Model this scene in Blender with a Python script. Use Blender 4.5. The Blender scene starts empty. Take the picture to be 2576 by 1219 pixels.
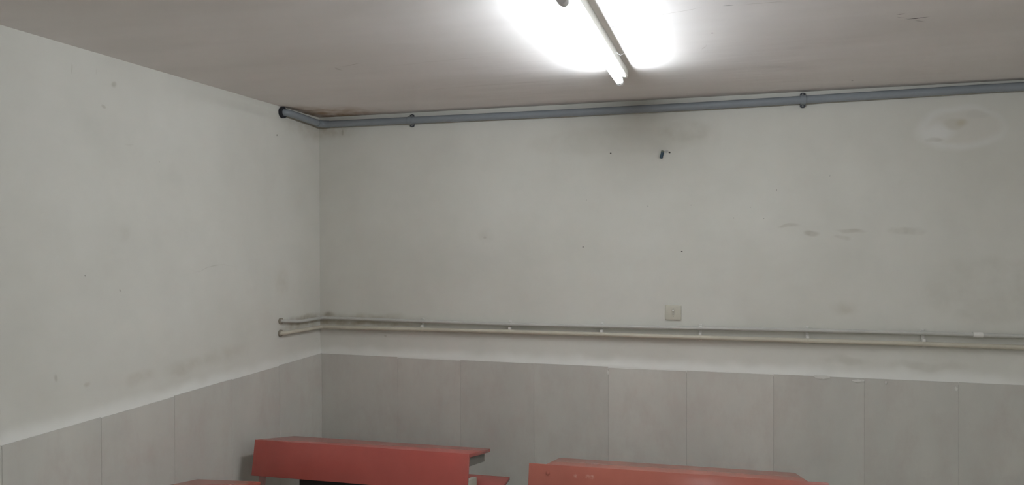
import bpy, bmesh, math, random
from mathutils import Vector, Matrix, noise

random.seed(7)
SC = bpy.context.scene
COL = SC.collection

# ------------------------------------------------------------------ camera, world, exposure
cam_d = bpy.data.cameras.new('camera')
cam_d.sensor_fit = 'HORIZONTAL'
cam_d.sensor_width = 36.0
cam_d.lens = 36.0 * 1865.96 / 2576.0
cam_d.clip_start = 0.05
cam = bpy.data.objects.new('camera', cam_d)
COL.objects.link(cam)
YAW, PITCH, ROLL = -0.2811, -0.0073, -0.0032
fwd = Vector((math.sin(YAW) * math.cos(PITCH), math.cos(YAW) * math.cos(PITCH), math.sin(PITCH)))
rgt = Vector((math.cos(YAW), -math.sin(YAW), 0.0))
upv = rgt.cross(fwd)
r2 = math.cos(ROLL) * rgt + math.sin(ROLL) * upv
u2 = -math.sin(ROLL) * rgt + math.cos(ROLL) * upv
m = Matrix((r2, u2, -fwd)).transposed().to_4x4()
m.translation = Vector((2.3023, -3.8874, 1.70))
cam.matrix_world = m
SC.camera = cam

world = bpy.data.worlds.new('world')
SC.world = world
world.use_nodes = True
world.node_tree.nodes['Background'].inputs[0].default_value = (0.5, 0.5, 0.5, 1)
world.node_tree.nodes['Background'].inputs[1].default_value = 0.0    # a closed basement room: no sky

SC.view_settings.view_transform = 'Standard'
SC.view_settings.look = 'None'
SC.view_settings.gamma = 1.0
SC.view_settings.use_curve_mapping = False
SC.view_settings.exposure = 1.49
SC.cycles.adaptive_threshold = 0.02
SC.cycles.use_light_tree = False

TUBE_STRENGTH = 36.0         # the tube in view, turned down to balance the render
FILL_STRENGTH = 44.0       # the room's other tubes, unseen, tuned as fill
TUBE_COLOR = (0.91, 0.975, 1.045)

# ------------------------------------------------------------------ dimensions
H = 2.4058          # ceiling
HW = 1.0211         # top of the stone dado
RX, RY = 6.0, -7.2  # far ends of the room (right wall, front wall)
T = 0.020           # stone face in front of the plaster


# ------------------------------------------------------------------ materials
def new_mat(name):
    mt = bpy.data.materials.new(name)
    mt.use_nodes = True
    nt = mt.node_tree
    b = nt.nodes['Principled BSDF']
    return mt, nt, b


def node(nt, kind, **kw):
    n = nt.nodes.new(kind)
    for k, v in kw.items():
        setattr(n, k, v)
    return n


def mixc(nt, fac, a, b, blend='MIX'):
    n = node(nt, 'ShaderNodeMix', data_type='RGBA', blend_type=blend)
    for sock, v in ((n.inputs[0], fac), (n.inputs[6], a), (n.inputs[7], b)):
        if isinstance(v, bpy.types.NodeSocket):
            nt.links.new(v, sock)
        elif isinstance(v, tuple):
            sock.default_value = (*v, 1.0) if len(v) == 3 else v
        else:
            sock.default_value = v
    return n.outputs[2]


def noise_fac(nt, coord, scale, detail=4, rough=0.55, lo=0.35, hi=0.65, stretch=None):
    src = coord
    if stretch:
        mp = node(nt, 'ShaderNodeMapping')
        mp.inputs['Scale'].default_value = stretch
        nt.links.new(coord, mp.inputs['Vector'])
        src = mp.outputs[0]
    n = node(nt, 'ShaderNodeTexNoise')
    n.inputs['Scale'].default_value = scale
    n.inputs['Detail'].default_value = detail
    n.inputs['Roughness'].default_value = rough
    nt.links.new(src, n.inputs['Vector'])
    r = node(nt, 'ShaderNodeMapRange')
    r.inputs['From Min'].default_value = lo
    r.inputs['From Max'].default_value = hi
    nt.links.new(n.outputs['Fac'], r.inputs['Value'])
    return r.outputs[0]


def stain(nt, coord, base, center, radii, rot, color, strength, soft=0.5, blend='MULTIPLY', grain=None):
    """An elliptical mark with its own shape; center/radii/rot in metres of the surface."""
    if any(rot):
        mp = node(nt, 'ShaderNodeMapping', vector_type='TEXTURE')
        mp.inputs['Location'].default_value = center
        mp.inputs['Rotation'].default_value = rot
        mp.inputs['Scale'].default_value = radii
        nt.links.new(coord, mp.inputs['Vector'])
    else:
        mp = node(nt, 'ShaderNodeVectorMath', operation='MULTIPLY_ADD')
        nt.links.new(coord, mp.inputs[0])
        mp.inputs[1].default_value = tuple(1.0 / q for q in radii)
        mp.inputs[2].default_value = tuple(-c_ / q for c_, q in zip(center, radii))
    ln = node(nt, 'ShaderNodeVectorMath', operation='LENGTH')
    nt.links.new(mp.outputs[0], ln.inputs[0])
    r = node(nt, 'ShaderNodeMapRange', interpolation_type='SMOOTHSTEP')
    r.inputs['From Min'].default_value = 1.0
    r.inputs['From Max'].default_value = 1.0 - soft
    r.inputs['To Max'].default_value = strength
    nt.links.new(ln.outputs['Value'], r.inputs['Value'])
    fac = r.outputs[0]
    if grain is not None:
        ml = node(nt, 'ShaderNodeMath', operation='MULTIPLY')
        nt.links.new(fac, ml.inputs[0])
        nt.links.new(grain, ml.inputs[1])
        fac = ml.outputs[0]
    return mixc(nt, fac, base, color, blend)


def warp(nt, coord, scale, amount):
    n = node(nt, 'ShaderNodeTexNoise')
    n.inputs['Scale'].default_value = scale
    n.inputs['Detail'].default_value = 1
    nt.links.new(coord, n.inputs['Vector'])
    s = node(nt, 'ShaderNodeVectorMath', operation='SUBTRACT')
    nt.links.new(n.outputs['Color'], s.inputs[0])
    s.inputs[1].default_value = (0.5, 0.5, 0.5)
    k = node(nt, 'ShaderNodeVectorMath', operation='SCALE')
    nt.links.new(s.outputs[0], k.inputs[0])
    k.inputs['Scale'].default_value = amount
    a = node(nt, 'ShaderNodeVectorMath', operation='ADD')
    nt.links.new(coord, a.inputs[0])
    nt.links.new(k.outputs[0], a.inputs[1])
    return a.outputs[0]


def bump(nt, b, height_socket, strength, dist):
    n = node(nt, 'ShaderNodeBump')
    n.inputs['Strength'].default_value = strength
    n.inputs['Distance'].default_value = dist
    nt.links.new(height_socket, n.inputs['Height'])
    nt.links.new(n.outputs[0], b.inputs['Normal'])


BIG = 1000.0
WALL_C = (0.70, 0.69, 0.63)
DIRT = (0.62, 0.56, 0.47)
GREYD = (0.70, 0.68, 0.64)
HOLE = (0.06, 0.055, 0.05)


def matte(nt, b):
    """Swap the principled shader for a plain matte one (lime plaster, bare mortar)."""
    d = node(nt, 'ShaderNodeBsdfDiffuse')
    out = [n for n in nt.nodes if n.type == 'OUTPUT_MATERIAL'][0]
    nt.nodes.remove(b)
    nt.links.new(d.outputs[0], out.inputs['Surface'])
    return d


def plain_matte(name, col):
    mt, nt, b = new_mat(name)
    tc = node(nt, 'ShaderNodeTexCoord').outputs['Object']
    c = mixc(nt, noise_fac(nt, tc, 2.0, 1, 0.5, 0.3, 0.7), col, tuple(x * 0.93 for x in col))
    d = matte(nt, b)
    nt.links.new(c, d.inputs['Color'])
    return mt


def plaster(name, base, marks, seed, stretch=(1, 1, 1), mottle=0.09):
    mt, nt, b = new_mat(name)
    tc = node(nt, 'ShaderNodeTexCoord').outputs['Object']
    wp = warp(nt, tc, 9.0, 0.05)
    wpf = warp(nt, tc, 60.0, 0.006)
    c = mixc(nt, noise_fac(nt, tc, 1.7, 3, 0.6, 0.3, 0.7, stretch), base,
             tuple(x * (1 - mottle) * k for x, k in zip(base, (1.0, 0.995, 0.98))))
    g = noise_fac(nt, tc, 5.5, 3, 0.65, 0.5, 0.78, stretch)
    gm = node(nt, 'ShaderNodeMath', operation='MULTIPLY')
    nt.links.new(g, gm.inputs[0])
    gm.inputs[1].default_value = 0.16
    c = mixc(nt, gm.outputs[0], c, tuple(x * 0.78 for x in base))
    grain = noise_fac(nt, tc, 14.0, 2, 0.6, 0.15, 0.62)
    for mk in marks:
        center, radii, rot, col, st, soft, kind = mk
        co = wpf if kind == 'sharp' else wp
        c = stain(nt, co, c, center, radii, rot, col, st, soft,
                  'MIX' if kind in ('sharp', 'rim') else 'MULTIPLY', None if kind in ('sharp', 'rim') else grain)
    b = matte(nt, b)
    nt.links.new(c, b.inputs['Color'])
    bump(nt, b, noise_fac(nt, tc, 7.0, 2, 0.6, 0.2, 0.8, stretch), 0.20, 0.012)
    return mt


def bk(x, z, rx, rz, col, st, soft=0.6, kind='soft', rot=0.0):
    return ((x, 0, z), (rx, BIG, rz), (0, rot, 0), col, st, soft, kind)


def lf(y, z, ry, rz, col, st, soft=0.6, kind='soft', rot=0.0):
    return ((0, y, z), (BIG, ry, rz), (rot, 0, 0), col, st, soft, kind)


def cl(x, y, rx, ry, col, st, soft=0.6, kind='soft', rot=0.0):
    return ((x, y, 0), (rx, ry, BIG), (0, 0, rot), col, st, soft, kind)


WHITE = (0.80, 0.80, 0.77)
back_marks = [
    # water-damage ring near the pipe, a chalky rim with a yellowed heart
    bk(3.345, 2.200, 0.205, 0.118, WHITE, 0.42, 0.30, 'rim'),
    bk(3.360, 2.205, 0.175, 0.092, (0.655, 0.635, 0.57), 0.95, 0.30, 'rim'),
    bk(3.260, 2.185, 0.080, 0.058, WHITE, 0.58, 0.8, 'rim'),
    bk(3.330, 2.222, 0.075, 0.034, (0.60, 0.575, 0.50), 0.8, 0.5, 'rim'),
    bk(3.352, 2.226, 0.036, 0.024, (0.54, 0.50, 0.39), 0.8, 0.9, 'rim'),
    bk(3.420, 2.258, 0.060, 0.024, (0.60, 0.585, 0.53), 0.6, 0.6, 'rim'),
    bk(3.24, 2.150, 0.05, 0.012, GREYD, 0.55),
    # hand smudges along one height
    bk(2.60, 1.75, 0.065, 0.014, GREYD, 0.65), bk(2.71, 1.715, 0.045, 0.022, GREYD, 0.75),
    bk(2.88, 1.722, 0.085, 0.015, GREYD, 0.6), bk(2.84, 1.69, 0.05, 0.012, GREYD, 0.45),
    bk(3.12, 1.725, 0.10, 0.026, GREYD, 0.42), bk(2.85, 1.355, 0.08, 0.055, DIRT, 0.3, 0.9),
    bk(3.48, 1.45, 0.36, 0.18, GREYD, 0.20, 0.3),
    bk(1.025, 1.713, 0.07, 0.055, GREYD, 0.28, 0.9), bk(1.03, 1.70, 0.012, 0.01, GREYD, 0.5),
    # fresher plaster, plus the fillet's up-facing brightness painted as a lighter band
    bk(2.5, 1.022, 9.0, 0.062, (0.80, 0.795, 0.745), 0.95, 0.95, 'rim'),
    # grime along and below the pipes
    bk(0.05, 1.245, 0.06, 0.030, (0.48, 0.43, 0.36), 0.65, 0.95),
    bk(0.25, 1.24, 0.60, 0.030, (0.70, 0.65, 0.57), 0.6, 0.9), bk(0.15, 1.205, 0.8, 0.022, (0.62, 0.55, 0.45), 0.9, 0.8),  # grime between the pipes, also deepening their shadow band
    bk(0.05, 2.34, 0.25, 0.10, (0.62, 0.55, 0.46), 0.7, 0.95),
    bk(0.15, 2.31, 0.008, 0.022, GREYD, 0.8), bk(1.945, 2.337, 0.03, 0.010, GREYD, 0.7),
    bk(2.10, 2.24, 0.16, 0.07, GREYD, 0.28, 0.5), bk(2.86, 1.10, 0.13, 0.025, GREYD, 0.35),
    bk(3.2, 1.09, 0.25, 0.03, GREYD, 0.28), bk(0.42, 1.145, 0.012, 0.006, GREYD, 0.9),
    bk(1.75, 2.20, 0.60, 0.085, GREYD, 0.16, 0.35),
    # fine nail holes
    bk(1.720, 2.138, 0.0052, 0.0050, HOLE, 1.0, 0.5, 'sharp'),
    bk(2.084, 1.624, 0.0048, 0.0042, HOLE, 1.0, 0.5, 'sharp'),
    bk(2.543, 1.929, 0.0036, 0.0036, HOLE, 1.0, 0.5, 'sharp'),
    bk(1.573, 1.646, 0.0075, 0.0060, (0.25, 0.24, 0.22), 0.8, 0.7, 'sharp'),
    bk(2.785, 1.990, 0.0030, 0.0030, (0.15, 0.14, 0.13), 0.9, 0.6, 'sharp'),
    bk(2.339, 1.792, 0.0030, 0.0030, (0.15, 0.14, 0.13), 0.9, 0.6, 'sharp'),
    bk(2.419, 1.845, 0.0026, 0.0026, (0.2, 0.19, 0.18), 0.9, 0.6, 'sharp'),
    bk(2.483, 1.788, 0.0026, 0.0026, (0.2, 0.19, 0.18), 0.9, 0.6, 'sharp'),
    bk(2.130, 1.861, 0.0030, 0.0026, (0.2, 0.19, 0.18), 0.9, 0.6, 'sharp'),
    bk(1.913, 1.858, 0.0030, 0.0040, (0.3, 0.29, 0.27), 0.8, 0.7, 'sharp'),
    bk(1.591, 1.894, 0.0035, 0.0030, (0.35, 0.34, 0.32), 0.8, 0.7, 'sharp'),
    bk(2.023, 2.0315 + 0.1, 0.0065, 0.0055, HOLE, 1.0, 0.5, 'sharp'),
    bk(2.008, 2.137, 0.013, 0.010, (0.42, 0.41, 0.39), 0.85, 0.6, 'sharp'),
]
left_marks = [
    lf(-3.0, 1.022, 9.0, 0.062, (0.80, 0.795, 0.745), 0.95, 0.95, 'rim'),  # brightness of the tilted fillet painted in, over fresher plaster
    lf(-1.530, 2.292, 0.014, 0.018, (0.62, 0.60, 0.55), 0.7, 0.8), lf(-1.577, 2.216, 0.013, 0.009, GREYD, 0.8),
    lf(-0.431, 2.251, 0.008, 0.007, (0.40, 0.38, 0.35), 0.9), lf(-1.722, 2.317, 0.004, 0.028, GREYD, 0.6),
    lf(-1.619, 2.332, 0.004, 0.020, GREYD, 0.4), lf(-1.792, 1.206, 0.012, 0.016, (0.6, 0.57, 0.52), 0.6, 0.8, 'soft', 0.4),
    lf(-1.66, 1.155, 0.022, 0.014, DIRT, 0.4, 0.8), lf(-1.10, 1.135, 0.20, 0.05, DIRT, 0.30, 0.9),
    lf(-1.40, 1.13, 0.13, 0.04, DIRT, 0.36, 0.9), lf(-0.85, 1.15, 0.22, 0.06, DIRT, 0.22, 0.9),
    lf(-1.671, 1.568, 0.005, 0.004, (0.35, 0.34, 0.32), 0.8), lf(-1.503, 1.497, 0.006, 0.006, (0.6, 0.58, 0.55), 0.9),
    lf(-1.48, 1.73, 0.05, 0.05, GREYD, 0.22, 0.9), lf(-1.287, 2.025, 0.005, 0.004, GREYD, 0.8),
    lf(-0.387, 1.46, 0.09, 0.11, DIRT, 0.26, 0.9), lf(-0.95, 1.565, 0.22, 0.003, GREYD, 0.45, 0.8, 'soft', 0.02),
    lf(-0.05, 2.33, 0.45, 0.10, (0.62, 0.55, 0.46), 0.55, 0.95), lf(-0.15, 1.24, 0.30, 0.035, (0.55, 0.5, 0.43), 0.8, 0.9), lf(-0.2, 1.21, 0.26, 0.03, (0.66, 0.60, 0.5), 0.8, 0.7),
    lf(-1.45, 2.08, 0.03, 0.004, GREYD, 0.3),
]
CRACK = (0.05, 0.045, 0.04)
ceil_marks = [
    cl(2.90, -1.203, 0.042, 0.0060, CRACK, 1.0, 0.8, 'sharp', -0.13),
    cl(2.838, -1.267, 0.015, 0.0050, CRACK, 0.9, 0.8, 'sharp', -0.08),
    cl(2.852, -1.222, 0.035, 0.0035, (0.36, 0.34, 0.32), 0.7, 0.8, 'sharp', 0.62),
    cl(2.915, -1.165, 0.03, 0.006, (0.42, 0.40, 0.38), 0.6, 0.8, 'sharp', 0.7),
    cl(0.83, -1.155, 0.07, 0.006, GREYD, 0.8, 0.7, 'soft', -0.34), cl(0.752, -1.10, 0.012, 0.045, GREYD, 0.7),
    cl(2.257, -1.213, 0.006, 0.006, (0.12, 0.11, 0.10), 0.9, 0.6, 'sharp'),
    cl(2.222, -1.03, 0.005, 0.05, GREYD, 0.7, 0.7, 'soft', 0.25),
    cl(2.15, -1.49, 0.11, 0.004, GREYD, 0.9, 0.8, 'soft', -0.32),
    cl(2.31, -1.517, 0.022, 0.004, (0.3, 0.29, 0.27), 0.7, 0.7, 'sharp', 0.1),
    cl(2.42, -1.505, 0.10, 0.004, GREYD, 0.9, 0.8, 'soft', 0.10),
    cl(2.855, -0.207, 0.007, 0.007, (0.2, 0.18, 0.17), 0.9, 0.6, 'sharp'),
    cl(1.938, -1.386, 0.010, 0.014, (0.12, 0.12, 0.12), 0.9, 0.7, 'sharp'),
    cl(2.0, 0.0, 3.2, 0.022, (0.55, 0.52, 0.48), 0.75, 0.9),  # dust line, also painting in the shaded crease along the back wall
    # rust-brown damp patch in the corner over the pipe bend
    cl(0.14, -0.08, 0.46, 0.32, (0.52, 0.41, 0.30), 0.95, 0.9), cl(0.03, -0.25, 0.20, 0.26, (0.62, 0.52, 0.42), 0.6, 0.9),
    cl(1.3, -0.6, 0.9, 0.012, GREYD, 0.25, 0.9, 'soft', -0.05), cl(1.15, -1.1, 0.5, 0.012, GREYD, 0.22, 0.9, 'soft', -0.1),
]

M = {}
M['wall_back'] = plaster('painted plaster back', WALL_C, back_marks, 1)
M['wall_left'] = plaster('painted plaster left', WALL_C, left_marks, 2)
M['wall'] = plain_matte('painted plaster', WALL_C)
M['ceiling'] = plaster('ceiling plaster', (0.86, 0.825, 0.80), ceil_marks, 4, (0.35, 1.2, 1.0), 0.10)


def simple(name, col, rough=0.5, spec=0.4, var=0.06, scale=14.0, bmp=0.0, metal=0.0, coat=0.0):
    mt, nt, b = new_mat(name)
    tc = node(nt, 'ShaderNodeTexCoord').outputs['Object']
    c = mixc(nt, noise_fac(nt, tc, scale, 5, 0.6, 0.3, 0.7), col, tuple(x * (1 - var * 2) for x in col))
    nt.links.new(c, b.inputs['Base Color'])
    b.inputs['Roughness'].default_value = rough
    b.inputs['Specular IOR Level'].default_value = spec
    b.inputs['Metallic'].default_value = metal
    b.inputs['Coat Weight'].default_value = coat
    b.inputs['Coat Roughness'].default_value = 0.25
    if bmp:
        bump(nt, b, noise_fac(nt, tc, scale * 4, 1, 0.5, 0.2, 0.8), bmp, 0.002)
    return mt


def stone_mat():
    mt, nt, b = new_mat('grey stone slab')
    tc = node(nt, 'ShaderNodeTexCoord').outputs['Object']
    ge = node(nt, 'ShaderNodeAttribute', attribute_type='OBJECT', attribute_name='tone').outputs['Fac']
    base, dark = (0.60, 0.585, 0.53), (0.53, 0.522, 0.475)
    c = mixc(nt, noise_fac(nt, tc, 3.0, 5, 0.6, 0.3, 0.7, (1.0, 1.0, 0.35)), base, dark)
    c = mixc(nt, noise_fac(nt, tc, 11.0, 5, 0.65, 0.45, 0.8, (1.0, 1.0, 0.5)), c, (0.525, 0.49, 0.445))
    mr = node(nt, 'ShaderNodeMapRange')
    mr.inputs['To Min'].default_value = 0.93
    mr.inputs['To Max'].default_value = 1.15
    nt.links.new(ge, mr.inputs['Value'])
    sc_ = node(nt, 'ShaderNodeVectorMath', operation='SCALE')
    nt.links.new(c, sc_.inputs[0])
    nt.links.new(mr.outputs[0], sc_.inputs['Scale'])
    c = sc_.outputs[0]
    nt.links.new(c, b.inputs['Base Color'])
    b.inputs['Roughness'].default_value = 0.42
    b.inputs['Specular IOR Level'].default_value = 0.35
    bump(nt, b, noise_fac(nt, tc, 45.0, 1, 0.5, 0.2, 0.8), 0.06, 0.002)
    return mt


def red_mat(name, col, chalk):
    mt, nt, b = new_mat(name)
    tc = node(nt, 'ShaderNodeTexCoord').outputs['Object']
    c = mixc(nt, noise_fac(nt, tc, 4.0, 5, 0.6, 0.3, 0.7), col, tuple(x * 0.86 for x in col))
    if chalk:
        g = noise_fac(nt, tc, 70.0, 4, 0.7, 0.40, 0.62)
        for cx in (-0.395, -0.345, -0.33):
            c = stain(nt, tc, c, (cx, 0, 0.692), (0.016, BIG, 0.012), (0, 0, 0), (0.66, 0.42, 0.38), 0.45, 0.7, 'MIX', g)
    nt.links.new(c, b.inputs['Base Color'])
    b.inputs['Roughness'].default_value = 0.24
    b.inputs['Specular IOR Level'].default_value = 0.5
    return mt


M['stone'] = stone_mat()
M['joint'] = plain_matte('joint mortar', (0.50, 0.485, 0.44))
M['trim'] = plain_matte('plaster lump', (0.72, 0.71, 0.655))
M['floor'] = plain_matte('terrazzo floor', (0.66, 0.61, 0.55))
M['grey_pvc'] = simple('grey plastic pipe', (0.27, 0.295, 0.315), 0.42, 0.45, 0.05, 6.0)
M['dark_rubber'] = simple('dark rubber', (0.025, 0.026, 0.032), 0.7, 0.3)
M['dark_clip'] = simple('dark clip plastic', (0.055, 0.06, 0.072), 0.5, 0.4)
M['screw'] = simple('screw steel', (0.30, 0.30, 0.30), 0.4, 0.5, 0.05, 30, 0, 0.8)
M['cream_pipe'] = simple('cream painted pipe', (0.60, 0.56, 0.455), 0.45, 0.4, 0.05, 9.0)
M['white_pipe'] = simple('white painted conduit', (0.56, 0.555, 0.51), 0.5, 0.4, 0.05, 9.0)
M['dirty_pipe'] = simple('grimy collar', (0.36, 0.32, 0.26), 0.7, 0.3, 0.15, 60)
M['clip'] = simple('white clip plastic', (0.80, 0.78, 0.73), 0.45, 0.4)
M['switch'] = simple('ivory switch plate', (0.565, 0.545, 0.455), 0.38, 0.5, 0.02)
M['slot'] = simple('dark slot', (0.16, 0.15, 0.12), 0.7, 0.2, 0.02)
M['rocker'] = simple('ivory rocker', (0.60, 0.585, 0.51), 0.18, 0.6, 0.02)
M['batten'] = simple('cream enamelled batten', (0.74, 0.73, 0.67), 0.45, 0.4, 0.03)
M['holder'] = simple('lamp holder plastic', (0.72, 0.70, 0.70), 0.45, 0.4, 0.02)
M['metal_cap'] = simple('aluminium tube cap', (0.75, 0.75, 0.75), 0.3, 0.5, 0.02, 20, 0, 0.9)
M['thread'] = simple('white thread', (0.8, 0.8, 0.8), 0.6, 0.2)
M['blue_peg'] = simple('dark blue plastic', (0.030, 0.075, 0.115), 0.35, 0.5, 0.15, 80)
M['peg_tip'] = simple('grey green peg rim', (0.16, 0.18, 0.15), 0.6, 0.3, 0.1, 80)
M['red_dark'] = red_mat('red enamel', (0.47, 0.105, 0.085), False)
M['red_orange'] = red_mat('orange red enamel', (0.46, 0.145, 0.105), True)
M['frame'] = simple('cream enamelled steel', (0.50, 0.47, 0.39), 0.45, 0.4)
M['rail'] = simple('cream rail in shade', (0.20, 0.19, 0.165), 0.6, 0.3)  # cream rail under the desk top, its shade put into the colour
M['frame_pink'] = simple('pink steel', (0.46, 0.27, 0.24), 0.5, 0.4)  # pinker than the cream of the other legs
M['shelf'] = simple('shelf shade', (0.035, 0.03, 0.027), 0.7, 0.2)  # near-black stands in for the shade under the front board

for key, power in (('tube', TUBE_STRENGTH), ('fill_tube', FILL_STRENGTH)):
    mt, nt, b = new_mat('lit fluorescent ' + key)
    b.inputs['Base Color'].default_value = (0.9, 0.9, 0.9, 1)
    b.inputs['Emission Color'].default_value = (*TUBE_COLOR, 1)
    b.inputs['Emission Strength'].default_value = power
    M[key] = mt


# ------------------------------------------------------------------ mesh helpers
def finish(name, bm, mat, parent=None, smooth=False, loc=None):
    me = bpy.data.meshes.new(name)
    bmesh.ops.recalc_face_normals(bm, faces=bm.faces)
    bm.to_mesh(me)
    bm.free()
    me.materials.append(M[mat])
    if smooth:
        for p in me.polygons:
            p.use_smooth = True
        try:
            me.set_sharp_from_angle(angle=math.radians(40))
        except Exception:
            pass
    o = bpy.data.objects.new(name, me)
    COL.objects.link(o)
    if parent:
        o.parent = parent
    if loc:
        o.location = loc
    return o


def box(bm, x0, x1, y0, y1, z0, z1, bev=0.0, seg=2, mat=None):
    r = bmesh.ops.create_cube(bm, size=1.0)
    vs = r['verts']
    bmesh.ops.scale(bm, verts=vs, vec=(x1 - x0, y1 - y0, z1 - z0))
    bmesh.ops.translate(bm, verts=vs, vec=((x0 + x1) / 2, (y0 + y1) / 2, (z0 + z1) / 2))
    if bev:
        es = list({e for v in vs for e in v.link_edges})
        rr = bmesh.ops.bevel(bm, geom=es, offset=bev, segments=seg, profile=0.5, affect='EDGES')
        vs = list({v for f in rr['faces'] for v in f.verts} | {v for v in vs if v.is_valid})
    if mat is not None:
        bmesh.ops.transform(bm, matrix=mat, verts=vs)
    return vs


def round_path(pts, rad, n=7):
    """Polyline with its inner corners rounded."""
    P = [Vector(p) for p in pts]
    out = [P[0]]
    for i in range(1, len(P) - 1):
        a, b_, c = P[i - 1], P[i], P[i + 1]
        d1, d2 = (a - b_), (c - b_)
        ang = d1.angle(d2)
        if ang > math.radians(170):
            out.append(b_)
            continue
        t = min(rad / math.tan(ang / 2), d1.length * 0.48, d2.length * 0.48)
        p1, p2 = b_ + d1.normalized() * t, b_ + d2.normalized() * t
        for k in range(n + 1):
            s = k / n
            out.append(p1 * (1 - s) ** 2 + b_ * 2 * s * (1 - s) + p2 * s ** 2)
    out.append(P[-1])
    return out


def tube(bm, pts, r, n=20, cap=True):
    P = [Vector(p) for p in pts]
    tang = []
    for i in range(len(P)):
        a = P[max(i - 1, 0)]
        b_ = P[min(i + 1, len(P) - 1)]
        tang.append((b_ - a).normalized())
    ref = Vector((0, 0, 1)) if abs(tang[0].z) < 0.9 else Vector((1, 0, 0))
    rings = []
    u = (ref - tang[0] * ref.dot(tang[0])).normalized()
    for p, t in zip(P, tang):
        u = (u - t * u.dot(t)).normalized()
        v = t.cross(u)
        rings.append([bm.verts.new(p + (u * math.cos(2 * math.pi * k / n) + v * math.sin(2 * math.pi * k / n)) * r)
                      for k in range(n)])
    for a, b_ in zip(rings, rings[1:]):
        for k in range(n):
            bm.faces.new((a[k], a[(k + 1) % n], b_[(k + 1) % n], b_[k]))
    if cap:
        bm.faces.new(rings[0][::-1])
        bm.faces.new(rings[-1])


def prism(bm, outline, axis, lo, hi, bev=0.0):
    """Extrude a closed 2-D outline along an axis ('X': outline in y,z; 'Y': x,z; 'Z': x,y)."""
    def pt(a, b_, c):
        return {'X': (c, a, b_), 'Y': (a, c, b_), 'Z': (a, b_, c)}[axis]
    A = [bm.verts.new(pt(a, b_, lo)) for a, b_ in outline]
    B = [bm.verts.new(pt(a, b_, hi)) for a, b_ in outline]
    n = len(outline)
    fs = [bm.faces.new(A), bm.faces.new(B[::-1])]
    for i in range(n):
        fs.append(bm.faces.new((A[i], B[i], B[(i + 1) % n], A[(i + 1) % n])))
    if bev:
        es = list({e for f in fs for e in f.edges})
        bmesh.ops.bevel(bm, geom=es, offset=bev, segments=2, profile=0.5, affect='EDGES')


def empty(name, loc=(0, 0, 0), rz=0.0):
    o = bpy.data.objects.new(name, None)
    COL.objects.link(o)
    o.location = loc
    o.rotation_euler = (0, 0, rz)
    o.empty_display_size = 0.1
    return o


def tag(o, label, cat, group=None):
    o['label'] = label
    o['category'] = cat
    if group:
        o['group'] = group
    return o


def struct(o, label=None):
    o['kind'] = 'structure'
    if label:
        o['label'] = label
    return o


# ------------------------------------------------------------------ room shell
def shell(name, mat, x0, x1, y0, y1, z0, z1, label):
    bm = bmesh.new()
    box(bm, x0, x1, y0, y1, z0, z1)
    return struct(finish(name, bm, mat), label)


W = 0.15
floor_o = shell('floor', 'floor', -W, RX + W, RY - W, W, -0.12, 0.0, 'plain grey terrazzo floor under the desks')
ceil_o = shell('ceiling', 'ceiling', -W, RX + W, RY - W, W, H, H + 0.12, 'grimy white plaster ceiling with hairline cracks')
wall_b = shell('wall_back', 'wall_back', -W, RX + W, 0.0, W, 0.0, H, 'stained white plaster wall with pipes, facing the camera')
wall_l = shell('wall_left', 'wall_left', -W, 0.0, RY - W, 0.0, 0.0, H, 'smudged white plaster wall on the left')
wall_r = shell('wall_right', 'wall', RX, RX + W, RY - W, 0.0, 0.0, H, 'white plaster wall on the right')
wall_f = shell('wall_front', 'wall', 0.0, RX, RY - W, RY, 0.0, H, 'white plaster wall behind the viewer')

# stone dado: one slab after another, each with its own edges
JOINT = 0.0018


def slab(parent, along, a0, a1, top, depth, tone):
    bm = bmesh.new()
    if along == 'x':
        box(bm, a0 + JOINT / 2, a1 - JOINT / 2, -depth, -0.003, 0.0, top, 0.0008, 1)
    else:
        box(bm, 0.003, depth, a0 + JOINT / 2, a1 - JOINT / 2, 0.0, top, 0.0008, 1)
    o = finish('stone_slab', bm, 'stone', parent)
    o['tone'] = tone     # each slab was cut from a slightly different piece of stone
    return o


seams_x = [T, 0.505, 0.885, 1.306, 1.708, 2.108, 2.526, 2.937, 3.336, 3.74, 4.14, 4.545, 4.95, 5.35, 5.75, RX]
tones_x = [0.55, 0.55, 0.25, 0.40, 0.85, 0.80, 0.35, 0.15, 0.10]
tops_x = [1.0215, 1.0165, 1.0195, 1.0205, 1.0150, 1.0185, 1.0205, 1.0205, 1.0215]
for i, (a, c) in enumerate(zip(seams_x, seams_x[1:])):
    top = tops_x[i] if i < len(tops_x) else HW + random.uniform(-.003, .002)
    slab(wall_b, 'x', a, c, top, T + random.uniform(-.0008, .0008), tones_x[i] if i < len(tones_x) else random.random())
seams_y = [0.0, -0.444, -0.84, -1.228, -1.618, -2.02]
while seams_y[-1] > RY + 0.6:
    seams_y.append(seams_y[-1] - 0.40)
seams_y.append(RY)
for i, (a, c) in enumerate(zip(seams_y, seams_y[1:])):
    slab(wall_l, 'y', c, a, HW + (0.002, -0.002, 0.001, -0.003, 0.0005)[i % 5], T + random.uniform(-.0008, .0008), (0.55, 0.35, 0.3, 0.45, 0.4)[i % 5])
# mortar behind the joints
bm = bmesh.new()
box(bm, 0.0, RX, -0.0185, -0.0005, 0.0, HW - 0.012)
finish('mortar_bed', bm, 'joint', wall_b)
bm = bmesh.new()
box(bm, 0.0005, 0.0185, RY, -0.0005, 0.0, HW - 0.012)
finish('mortar_bed', bm, 'joint', wall_l)

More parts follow.
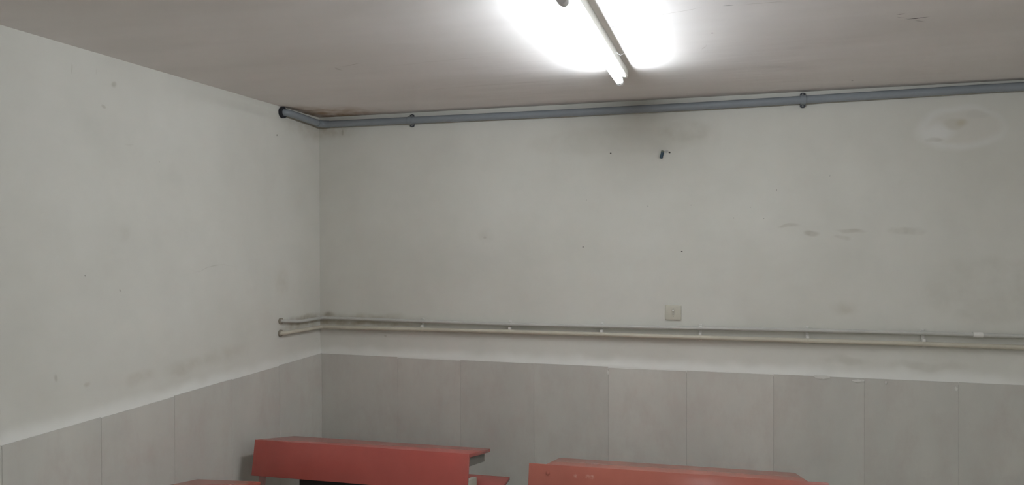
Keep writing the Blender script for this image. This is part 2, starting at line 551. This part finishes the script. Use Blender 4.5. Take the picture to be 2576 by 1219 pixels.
# plaster fillet flaring from the wall out to the top of the stone
PROFILE = [(0.0, 0.105), (0.0010, 0.078), (0.0030, 0.052), (0.0065, 0.031), (0.0115, 0.014), (0.0160, 0.0035), (0.0172, -0.004), (0.0160, -0.02), (0.0, -0.02)]


def fillet(name, along, lo, hi, mat, label):
    bm = bmesh.new()
    n = int(abs(hi - lo) / 0.03)
    rings = []
    for i in range(n + 1):
        s = lo + (hi - lo) * i / n
        ring = []
        for k, (d, z) in enumerate(PROFILE):
            w = 0.0 if k in (0, len(PROFILE) - 1) else 1.0
            nz = noise.noise(Vector((s * 3.1, k * 0.7, 2.0))) * 0.0018 * w
            dz = noise.noise(Vector((s * 1.3, 5.0, k * 0.3))) * 0.006 * (1 if k < 5 else 0.15) * w
            dd = max(d + nz * min(1, d / 0.004), 0.0)
            zz = HW + z + dz
            ring.append(bm.verts.new((s, -dd, zz) if along == 'x' else (dd, s, zz)))
        rings.append(ring)
    m_ = len(PROFILE)
    for a, c in zip(rings, rings[1:]):
        for k in range(m_):
            bm.faces.new((a[k], a[(k + 1) % m_], c[(k + 1) % m_], c[k]))
    bm.faces.new(rings[0])
    bm.faces.new(rings[-1][::-1])
    return struct(finish(name, bm, mat, None, True), label)


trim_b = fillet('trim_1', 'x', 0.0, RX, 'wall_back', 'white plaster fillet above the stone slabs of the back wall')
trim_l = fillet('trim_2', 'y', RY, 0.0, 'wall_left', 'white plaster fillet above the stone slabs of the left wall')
# lumps of plaster that ran over the stone edge
for cx, dz, sx, sz in ((2.745, 0.000, 0.034, 0.012), (2.905, -0.012, 0.020, 0.008), (2.93, -0.010, 0.008, 0.006),
                       (3.03, -0.014, 0.004, 0.008), (3.325, -0.026, 0.006, 0.009), (1.706, -0.028, 0.004, 0.012)):
    bm = bmesh.new()
    bmesh.ops.create_icosphere(bm, subdivisions=3, radius=1.0)
    for v in bm.verts:
        v.co *= 1 + 0.35 * noise.noise(v.co * 1.7 + Vector((cx * 9, 0, 0)))
    bmesh.ops.scale(bm, verts=bm.verts, vec=(sx, 0.0022, sz))
    bmesh.ops.translate(bm, verts=bm.verts, vec=(cx, -T - 0.0005, HW + dz - 0.004))
    finish('plaster_drip', bm, 'trim', trim_b, True)

# ------------------------------------------------------------------ ceiling lamp
LX, LY0, LY1 = 1.873, -0.790, -1.870         # tube line, far and near end
lamp = empty('fluorescent_lamp', (LX, (LY0 + LY1) / 2, H))
tag(lamp, 'lit white fluorescent tube lamp on a cream batten on the ceiling', 'lamp')


def lamp_parts(root, ly0, ly1, extra):
    cy = (ly0 + ly1) / 2
    hl = abs(ly1 - ly0) / 2
    bm = bmesh.new()
    prism(bm, [(-0.030, 0.0), (-0.030, -0.032), (-0.026, -0.036), (0.028, -0.036), (0.032, -0.032), (0.032, 0.0)],
          'Y', -hl - 0.055, hl + 0.055)
    finish('batten', bm, 'batten', root)
    zt = -0.057
    bm = bmesh.new()
    tube(bm, [(0, -hl, zt), (0, hl, zt)], 0.013, 24)
    tb = finish('tube', bm, 'tube' if extra else 'fill_tube', root, True)
    for s in (-1, 1):
        bm = bmesh.new()
        tube(bm, [(0, s * (hl - 0.001), zt), (0, s * (hl + 0.016), zt)], 0.0136, 24)
        finish('end_cap', bm, 'metal_cap', tb, True)
        bm = bmesh.new()
        # lamp holder: a post from the batten with a rounded foot that grips the tube end
        out = [(-0.012, -0.035), (0.012, -0.035), (0.0155, -0.050)]
        for k in range(9):
            a = math.radians(20 - 220 * k / 8)
            out.append((0.0165 * math.cos(a), zt + 0.0165 * math.sin(a)))
        out.append((-0.0155, -0.050))
        y0, y1 = sorted((s * (hl + 0.015), s * (hl + 0.040)))
        prism(bm, out, 'Y', y0, y1, 0.002)
        finish('lamp_holder', bm, 'holder', root)
    if extra:
        bm = bmesh.new()
        # loose white thread caught on the batten edge
        tube(bm, round_path([(0.0325, 0.180, -0.030), (0.041, 0.196, -0.024), (0.049, 0.232, -0.026), (0.060, 0.252, -0.016)], 0.02), 0.0008, 8)
        finish('thread', bm, 'thread', root, True)


lamp_parts(lamp, LY0, LY1, True)
# the room's other lamps, unseen; placed and tuned as fill light
for lx, ly, lab in ((3.05, -5.60, 'unseen fluorescent tube lamp placed as fill on the ceiling behind the viewer'),
                    (4.75, -2.95, 'unseen fluorescent tube lamp placed as fill on the ceiling, nearer the right wall')):
    o2 = empty('fluorescent_lamp', (lx, ly, H))
    tag(o2, lab, 'lamp')
    lamp_parts(o2, ly + 0.545, ly - 0.545, False)

# ------------------------------------------------------------------ grey waste pipe under the ceiling
PR, PY = 0.0193, -0.031
pipe = empty('waste_pipe', (0.0, 0.0, 2.36))
tag(pipe, 'thick grey plastic pipe running under the ceiling and bending into the left wall', 'pipe')
z0 = 2.36
path = round_path([(-0.05, -0.385, 2.3745), (0.034, -0.385, 2.3745), (0.034, PY, 2.360), (0.30, PY, 2.359), (0.95, PY, 2.357),
                   (1.50, PY, 2.3555), (2.17, PY, 2.357), (2.66, PY, 2.3615), (3.40, PY, 2.3705), (4.20, PY, 2.371), (RX, PY, 2.371)], 0.05, 8)
bm = bmesh.new()
tube(bm, [Vector(p) - Vector((0, 0, z0)) for p in path], PR, 28)
finish('pipe_run', bm, 'grey_pvc', pipe, True)
bm = bmesh.new()   # elbow sleeve at the corner
tube(bm, [Vector(p) - Vector((0, 0, z0)) for p in path if p[0] < 0.16 and p[1] > -0.14 and p[0] > 0.03], PR + 0.0018, 28)
finish('elbow', bm, 'grey_pvc', pipe, True)
bm = bmesh.new()   # rubber seal where it goes into the wall
tube(bm, [(0.0005, -0.385, 2.3745 - z0), (0.016, -0.385, 2.3745 - z0)], 0.030, 28)
finish('wall_seal', bm, 'dark_rubber', pipe, True)


def pipe_zat(x):
    ps = [p for p in path if abs(p[1] - PY) < 1e-4]
    for a, c in zip(ps, ps[1:]):
        if a[0] <= x <= c[0]:
            return a[2] + (c[2] - a[2]) * (x - a[0]) / (c[0] - a[0])
    return ps[-1][2]


def saddle(x, label):
    z = pipe_zat(x)
    root = empty('pipe_saddle', (x, 0.0, z))
    tag(root, label, 'pipe clip', 'saddle clips on the grey ceiling pipe')
    w = 0.0125
    bm = bmesh.new()
    R1, R0 = PR + 0.0030, PR + 0.0006
    arc = []
    for k in range(17):
        a = math.radians(90 + 180 * k / 16)     # from the top over the front to the bottom
        arc.append((a, R1))
    outer = [(PY + math.cos(a) * R1, math.sin(a) * R1) for a, _ in arc]
    inner = [(PY + math.cos(a) * R0, math.sin(a) * R0) for a, _ in arc]
    outline = [(-0.0006, R1)] + outer + [(-0.0006, -R1), (-0.0006, -R0)] + inner[::-1] + [(-0.0006, R0)]
    prism(bm, outline, 'X', -w, w)
    finish('strap', bm, 'grey_pvc', root, True)
    for s in (1, -1):
        bm = bmesh.new()
        ztip = s * (PR + (0.0165 if s < 0 else 0.019))
        ol = [(-w, s * (PR - 0.001))]
        for k in range(9):
            a = math.radians(180 - 180 * k / 8)
            ol.append((w * math.cos(a), ztip - s * w * 0.75 + s * w * 0.75 * math.sin(a)))
        ol.append((w, s * (PR - 0.001)))
        prism(bm, ol, 'Y', -0.0085, -0.0006, 0.0012)
        lug = finish('lug', bm, 'dark_clip', root)
        bm = bmesh.new()
        tube(bm, [(0, -0.0082, ztip - s * 0.009), (0, -0.0105, ztip - s * 0.009)], 0.0042, 14)
        finish('screw', bm, 'screw', lug, True)


saddle(0.596, 'dark saddle clip holding the grey ceiling pipe near the wall corner')
saddle(2.662, 'dark saddle clip holding the grey ceiling pipe right of the lamp')

# ------------------------------------------------------------------ the two thin pipes above the dado
cond = empty('white_conduit', (0, 0, 1.23))
tag(cond, 'thin white conduit, upper of the two lines along the back wall', 'conduit')
up_path = round_path([(-0.03, -0.41, 1.254), (0.0225, -0.41, 1.254), (0.0225, -0.24, 1.2345), (0.0225, -0.0225, 1.2305), (0.18, -0.0225, 1.2315),
                      (0.66, -0.0225, 1.2285), (1.17, -0.0225, 1.2265), (1.67, -0.0225, 1.231), (2.17, -0.0225, 1.2365), (2.68, -0.0225, 1.242),
                      (3.19, -0.0225, 1.245), (3.57, -0.0225, 1.2435), (RX, -0.0225, 1.243)], 0.018)
bm = bmesh.new()
tube(bm, [Vector(p) - Vector((0, 0, 1.23)) for p in up_path], 0.0090, 18)
finish('conduit_run', bm, 'white_pipe', cond, True)
bm = bmesh.new()
tube(bm, [(3.393, -0.0225, 0.0142), (3.432, -0.0225, 0.0140)], 0.0125, 20)
finish('coupling', bm, 'clip', cond, True)
bm = bmesh.new()
tube(bm, [(0.0005, -0.41, 0.024), (0.010, -0.41, 0.024)], 0.0165, 20)
finish('wall_collar', bm, 'dirty_pipe', cond, True)

cream = empty('cream_pipe', (0, 0, 1.19))
tag(cream, 'cream painted pipe, lower of the two lines along the back wall', 'pipe')
lo_path = round_path([(-0.03, -0.412, 1.189), (0.0255, -0.412, 1.189), (0.0255, -0.29, 1.1865), (0.0255, -0.0255, 1.1785), (0.18, -0.0255, 1.178),
                      (0.66, -0.0255, 1.183), (1.17, -0.0255, 1.187), (1.67, -0.0255, 1.1885), (2.17, -0.0255, 1.190), (2.68, -0.0255, 1.1925),
                      (3.19, -0.0255, 1.1945), (3.57, -0.0255, 1.194), (RX, -0.0255, 1.194)], 0.022)
bm = bmesh.new()
tube(bm, [Vector(p) - Vector((0, 0, 1.19)) for p in lo_path], 0.011, 20)
finish('pipe_run', bm, 'cream_pipe', cream, True)
bm = bmesh.new()
tube(bm, [(0.0005, -0.412, -0.001), (0.010, -0.412, -0.001)], 0.018, 20)
finish('wall_collar', bm, 'dirty_pipe', cream, True)


def zat(pth, x):
    ps = [p for p in pth if p[1] > -0.03 and p[0] > 0.05]
    for a, c in zip(ps, ps[1:]):
        if a[0] <= x <= c[0]:
            return a[2] + (c[2] - a[2]) * (x - a[0]) / (c[0] - a[0])
    return ps[-1][2]


def twin_clip(x, label):
    zu, zl = zat(up_path, x), zat(lo_path, x)
    root = empty('pipe_clip', (x, 0.0, (zu + zl) / 2))
    tag(root, label, 'pipe clip', 'white twin clips on the two wall pipes')
    zu -= root.location.z
    zl -= root.location.z
    w = 0.0075
    bm = bmesh.new()
    box(bm, -w, w, -0.0045, -0.0005, zl - 0.018, zu + 0.018, 0.001, 1)
    finish('back_plate', bm, 'clip', root)
    for z, yc, r0, nm in ((zu, -0.0225, 0.0092, 'upper_strap'), (zl, -0.0255, 0.0112, 'lower_strap')):
        bm = bmesh.new()
        r1 = r0 + 0.0013
        aa = [math.radians(90 + 180 * k / 12) for k in range(13)]
        outer = [(yc + math.cos(a) * r1, z + math.sin(a) * r1) for a in aa]
        inner = [(yc + math.cos(a) * r0, z + math.sin(a) * r0) for a in aa]
        ol = [(-0.002, z + r1)] + outer + [(-0.002, z - r1), (-0.002, z - r0)] + inner[::-1] + [(-0.002, z + r0)]
        prism(bm, ol, 'X', -w * 0.8, w * 0.8)
        finish(nm, bm, 'white_pipe' if nm == 'upper_strap' else 'cream_pipe', root, True)
    bm = bmesh.new()
    box(bm, -w, w, -0.030, -0.003, zl + 0.0095, zl + 0.0235, 0.002, 2)
    finish('web', bm, 'clip', root)
    bm = bmesh.new()
    box(bm, -w * 1.1, w * 1.1, -0.020, -0.003, zl - 0.0165, zl - 0.0112, 0.0012, 2)
    finish('foot', bm, 'clip', root)
    bm = bmesh.new()
    tube(bm, [(0, -0.004, zu + 0.0145), (0, -0.007, zu + 0.0145)], 0.004, 12)
    finish('screw', bm, 'clip', root, True)


for x, lab in ((0.657, 'small white twin pipe clip nearest the wall corner'),
               (1.1715, 'small white twin pipe clip, second from the wall corner'),
               (1.674, 'small white twin pipe clip left of and below the light switch'),
               (2.176, 'small white twin pipe clip right of and below the light switch'),
               (2.682, 'small white twin pipe clip under the smudged patch of wall'),
               (3.1905, 'small white twin pipe clip just left of the conduit coupling')):
    twin_clip(x, lab)

# ------------------------------------------------------------------ light switch
sw = empty('light_switch', (2.041, 0.0, 1.310))
tag(sw, 'square ivory light switch with a narrow rocker on the back wall', 'light switch')
bm = bmesh.new()
hw, hh = 0.0412, 0.0388
r = bmesh.ops.create_cube(bm, size=1.0)
bmesh.ops.scale(bm, verts=bm.verts, vec=(2 * hw, 0.009, 2 * hh))
bmesh.ops.translate(bm, verts=bm.verts, vec=(0, -0.005, 0))
front = [v for v in bm.verts if v.co.y < -0.006]
for v in front:
    v.co.x *= 0.94
    v.co.z *= 0.93
bmesh.ops.bevel(bm, geom=list(bm.edges), offset=0.0016, segments=3, profile=0.5, affect='EDGES')
finish('plate', bm, 'switch', sw, True)
bm = bmesh.new()
box(bm, -0.0046, 0.0046, -0.0096, -0.0088, -0.0118, 0.0158)
finish('slot', bm, 'slot', sw)
bm = bmesh.new()   # raised frame around the rocker
for x0, x1, q0, q1 in ((-0.0072, -0.0045, -0.0145, 0.0145), (0.0045, 0.0072, -0.0145, 0.0145),
                       (-0.0072, 0.0072, 0.0125, 0.0150), (-0.0072, 0.0072, -0.0150, -0.0125)):
    box(bm, x0, x1, -0.0108, -0.0090, q0 + 0.002, q1 + 0.002, 0.0006, 1)
finish('rocker_frame', bm, 'switch', sw)
bm = bmesh.new()
prism(bm, [(-0.0090, -0.0120), (-0.0105, -0.0120), (-0.0112, -0.002), (-0.0150, 0.0065), (-0.0130, 0.0115), (-0.0090, 0.0120)], 'X', -0.0040, 0.0040, 0.0006)
bmesh.ops.translate(bm, verts=bm.verts, vec=(0, 0, 0.002))
finish('rocker', bm, 'rocker', sw)
for z in (0.0215, -0.0195):
    bm = bmesh.new()
    tube(bm, [(0, -0.0092, z), (0, -0.0104, z)], 0.0021, 12)
    finish('screw', bm, 'screw', sw, True)

# ------------------------------------------------------------------ blue peg left in the wall
peg = empty('wall_plug', (1.985, 0.0, 2.121))
tag(peg, 'dark blue plastic wall plug hanging from the plaster under the lamp', 'wall plug')
bm = bmesh.new()
ax0, ax1 = Vector((0.0035, -0.0080, 0.013)), Vector((-0.0040, -0.0085, -0.020))
tube(bm, [ax0, ax0.lerp(ax1, 0.15), ax0.lerp(ax1, 0.85), ax1], 0.0072, 16)
finish('plug_body', bm, 'blue_peg', peg, True)
for s in (0.3, 0.5, 0.7):
    c0 = ax0.lerp(ax1, s)
    d = (ax1 - ax0).normalized() * 0.0015
    bm = bmesh.new()
    tube(bm, [c0 - d, c0 + d], 0.0077, 16)
    finish('rib', bm, 'blue_peg', peg, True)
bm = bmesh.new()
d = (ax0 - ax1).normalized()
tube(bm, [ax0 - d * 0.002, ax0 + d * 0.007], 0.0075, 16)
finish('rim', bm, 'peg_tip', peg, True)


# ------------------------------------------------------------------ school desks
def desk(name, loc, rz, width, panel_w, red, label, seat_dx=0.05, shelf=True, bolts=False):
    """Origin on the floor under the middle of the front top edge; +y points to the pupil's side."""
    root = empty(name, loc, rz)
    tag(root, label, 'school desk', 'red school desks by the back wall')
    hz = 0.730
    hw_ = width / 2
    drop = math.tan(math.radians(12.0))
    dep = 0.365
    th = 0.018
    # writing top, sloping down towards the pupil
    bm = bmesh.new()
    prism(bm, [(0.0, hz), (dep, hz - drop * dep), (dep - 0.002, hz - drop * dep - th), (0.0, hz - th)], 'X', -hw_, hw_, 0.003)
    finish('desk_top', bm, red, root, True)
    # front board, its foot standing out towards the viewer
    bm = bmesh.new()
    hp, t = 0.163, 0.2
    prism(bm, [(-0.0005, hz + 0.001), (-0.0005 - t * hp, hz - hp), (0.0155 - t * hp, hz - hp - 0.002), (0.0155, hz - 0.004)], 'X', -panel_w / 2, panel_w / 2, 0.0028)
    finish('front_board', bm, red, root, True)
    for s in (-1, 1):
        xs = s * (hw_ - 0.018)
        # rail under the writing top
        bm = bmesh.new()
        prism(bm, [(0.018, hz - 0.020 - drop * 0.018), (0.285, hz - 0.020 - drop * 0.285), (0.285, hz - 0.058 - drop * 0.285), (0.010, hz - 0.058 - drop * 0.018)],
              'X', xs - 0.011, xs + 0.011, 0.001)
        finish('top_rail', bm, 'rail', root)
        # front leg
        bm = bmesh.new()
        q = 0.0125
        xl = s * (hw_ - (0.034 if s < 0 else 0.060))
        prism(bm, [(-0.012 - 0.12 * (hz - 0.05), 0.0), (0.014 - 0.12 * (hz - 0.05), 0.0), (0.044, hz - 0.05), (0.018, hz - 0.05)], 'X', xl - q, xl + q, 0.002)
        finish('leg', bm, 'frame_pink' if s < 0 else 'frame', root)
        # side plate of the book shelf
        if s > 0 and shelf:
            bm = bmesh.new()
            prism(bm, [(0.0, 0.44), (0.150, 0.415), (0.150, 0.578), (0.010, 0.608)], 'X', xs - 0.014, xs + 0.010, 0.002)
            finish('shelf_bracket', bm, 'frame', root)
        # rear leg, under the seat
        bm = bmesh.new()
        box(bm, xl - q, xl + q, 0.56, 0.586, 0.0, 0.424, 0.002, 1)
        finish('leg', bm, 'frame', root)
        # foot beam tying desk and seat together
        bm = bmesh.new()
        box(bm, xl - q + 0.001, xl + q - 0.001, -0.06, 0.56, 0.085, 0.110, 0.002, 1)
        finish('foot_beam', bm, 'frame', root)
    if shelf:
        bm = bmesh.new()
        box(bm, -hw_ + 0.235, hw_ - 0.036, 0.000, 0.15, 0.462, 0.560, 0.001, 1)  # solid block filling the shelf space with painted shade
        finish('book_shelf_shade', bm, 'shelf', root)
    # bench seat
    bm = bmesh.new()
    prism(bm, [(0.395, 0.432), (0.575, 0.432), (0.575, 0.450), (0.395, 0.450)], 'X', -hw_ + seat_dx - 0.02, hw_ + seat_dx, 0.004)
    finish('bench_seat', bm, red, root, True)
    if bolts:
        for s in (-1, 1):
            bm = bmesh.new()
            bmesh.ops.create_uvsphere(bm, u_segments=14, v_segments=8, radius=0.0085)
            bmesh.ops.scale(bm, verts=bm.verts, vec=(1, 0.6, 1))
            xx = -0.518 if s < 0 else 0.518
            zb = hz - 0.0345
            bmesh.ops.translate(bm, verts=bm.verts, vec=(xx, -0.0005 - t * (hz - zb) - 0.001, zb))
            finish('bolt_head', bm, red, root, True)
    return root


desk('school_desk', (0.6585, -0.7825, 0.0), math.radians(2.83), 1.074, 1.074, 'red_dark',
     'dark red school desk in the wall corner, with an attached bench seat')
desk('school_desk', (2.088, -0.7815, 0.0), math.radians(3.2), 1.058, 1.203, 'red_orange',
     'orange-red school desk on the right, its front board wider than its top', 0.0, True, True)
desk('school_desk', (0.292, -1.512, 0.0), math.radians(9.0), 0.29, 0.29, 'red_orange',
     'small red desk by the left wall, only a sliver of its top in view', 0.0, False)
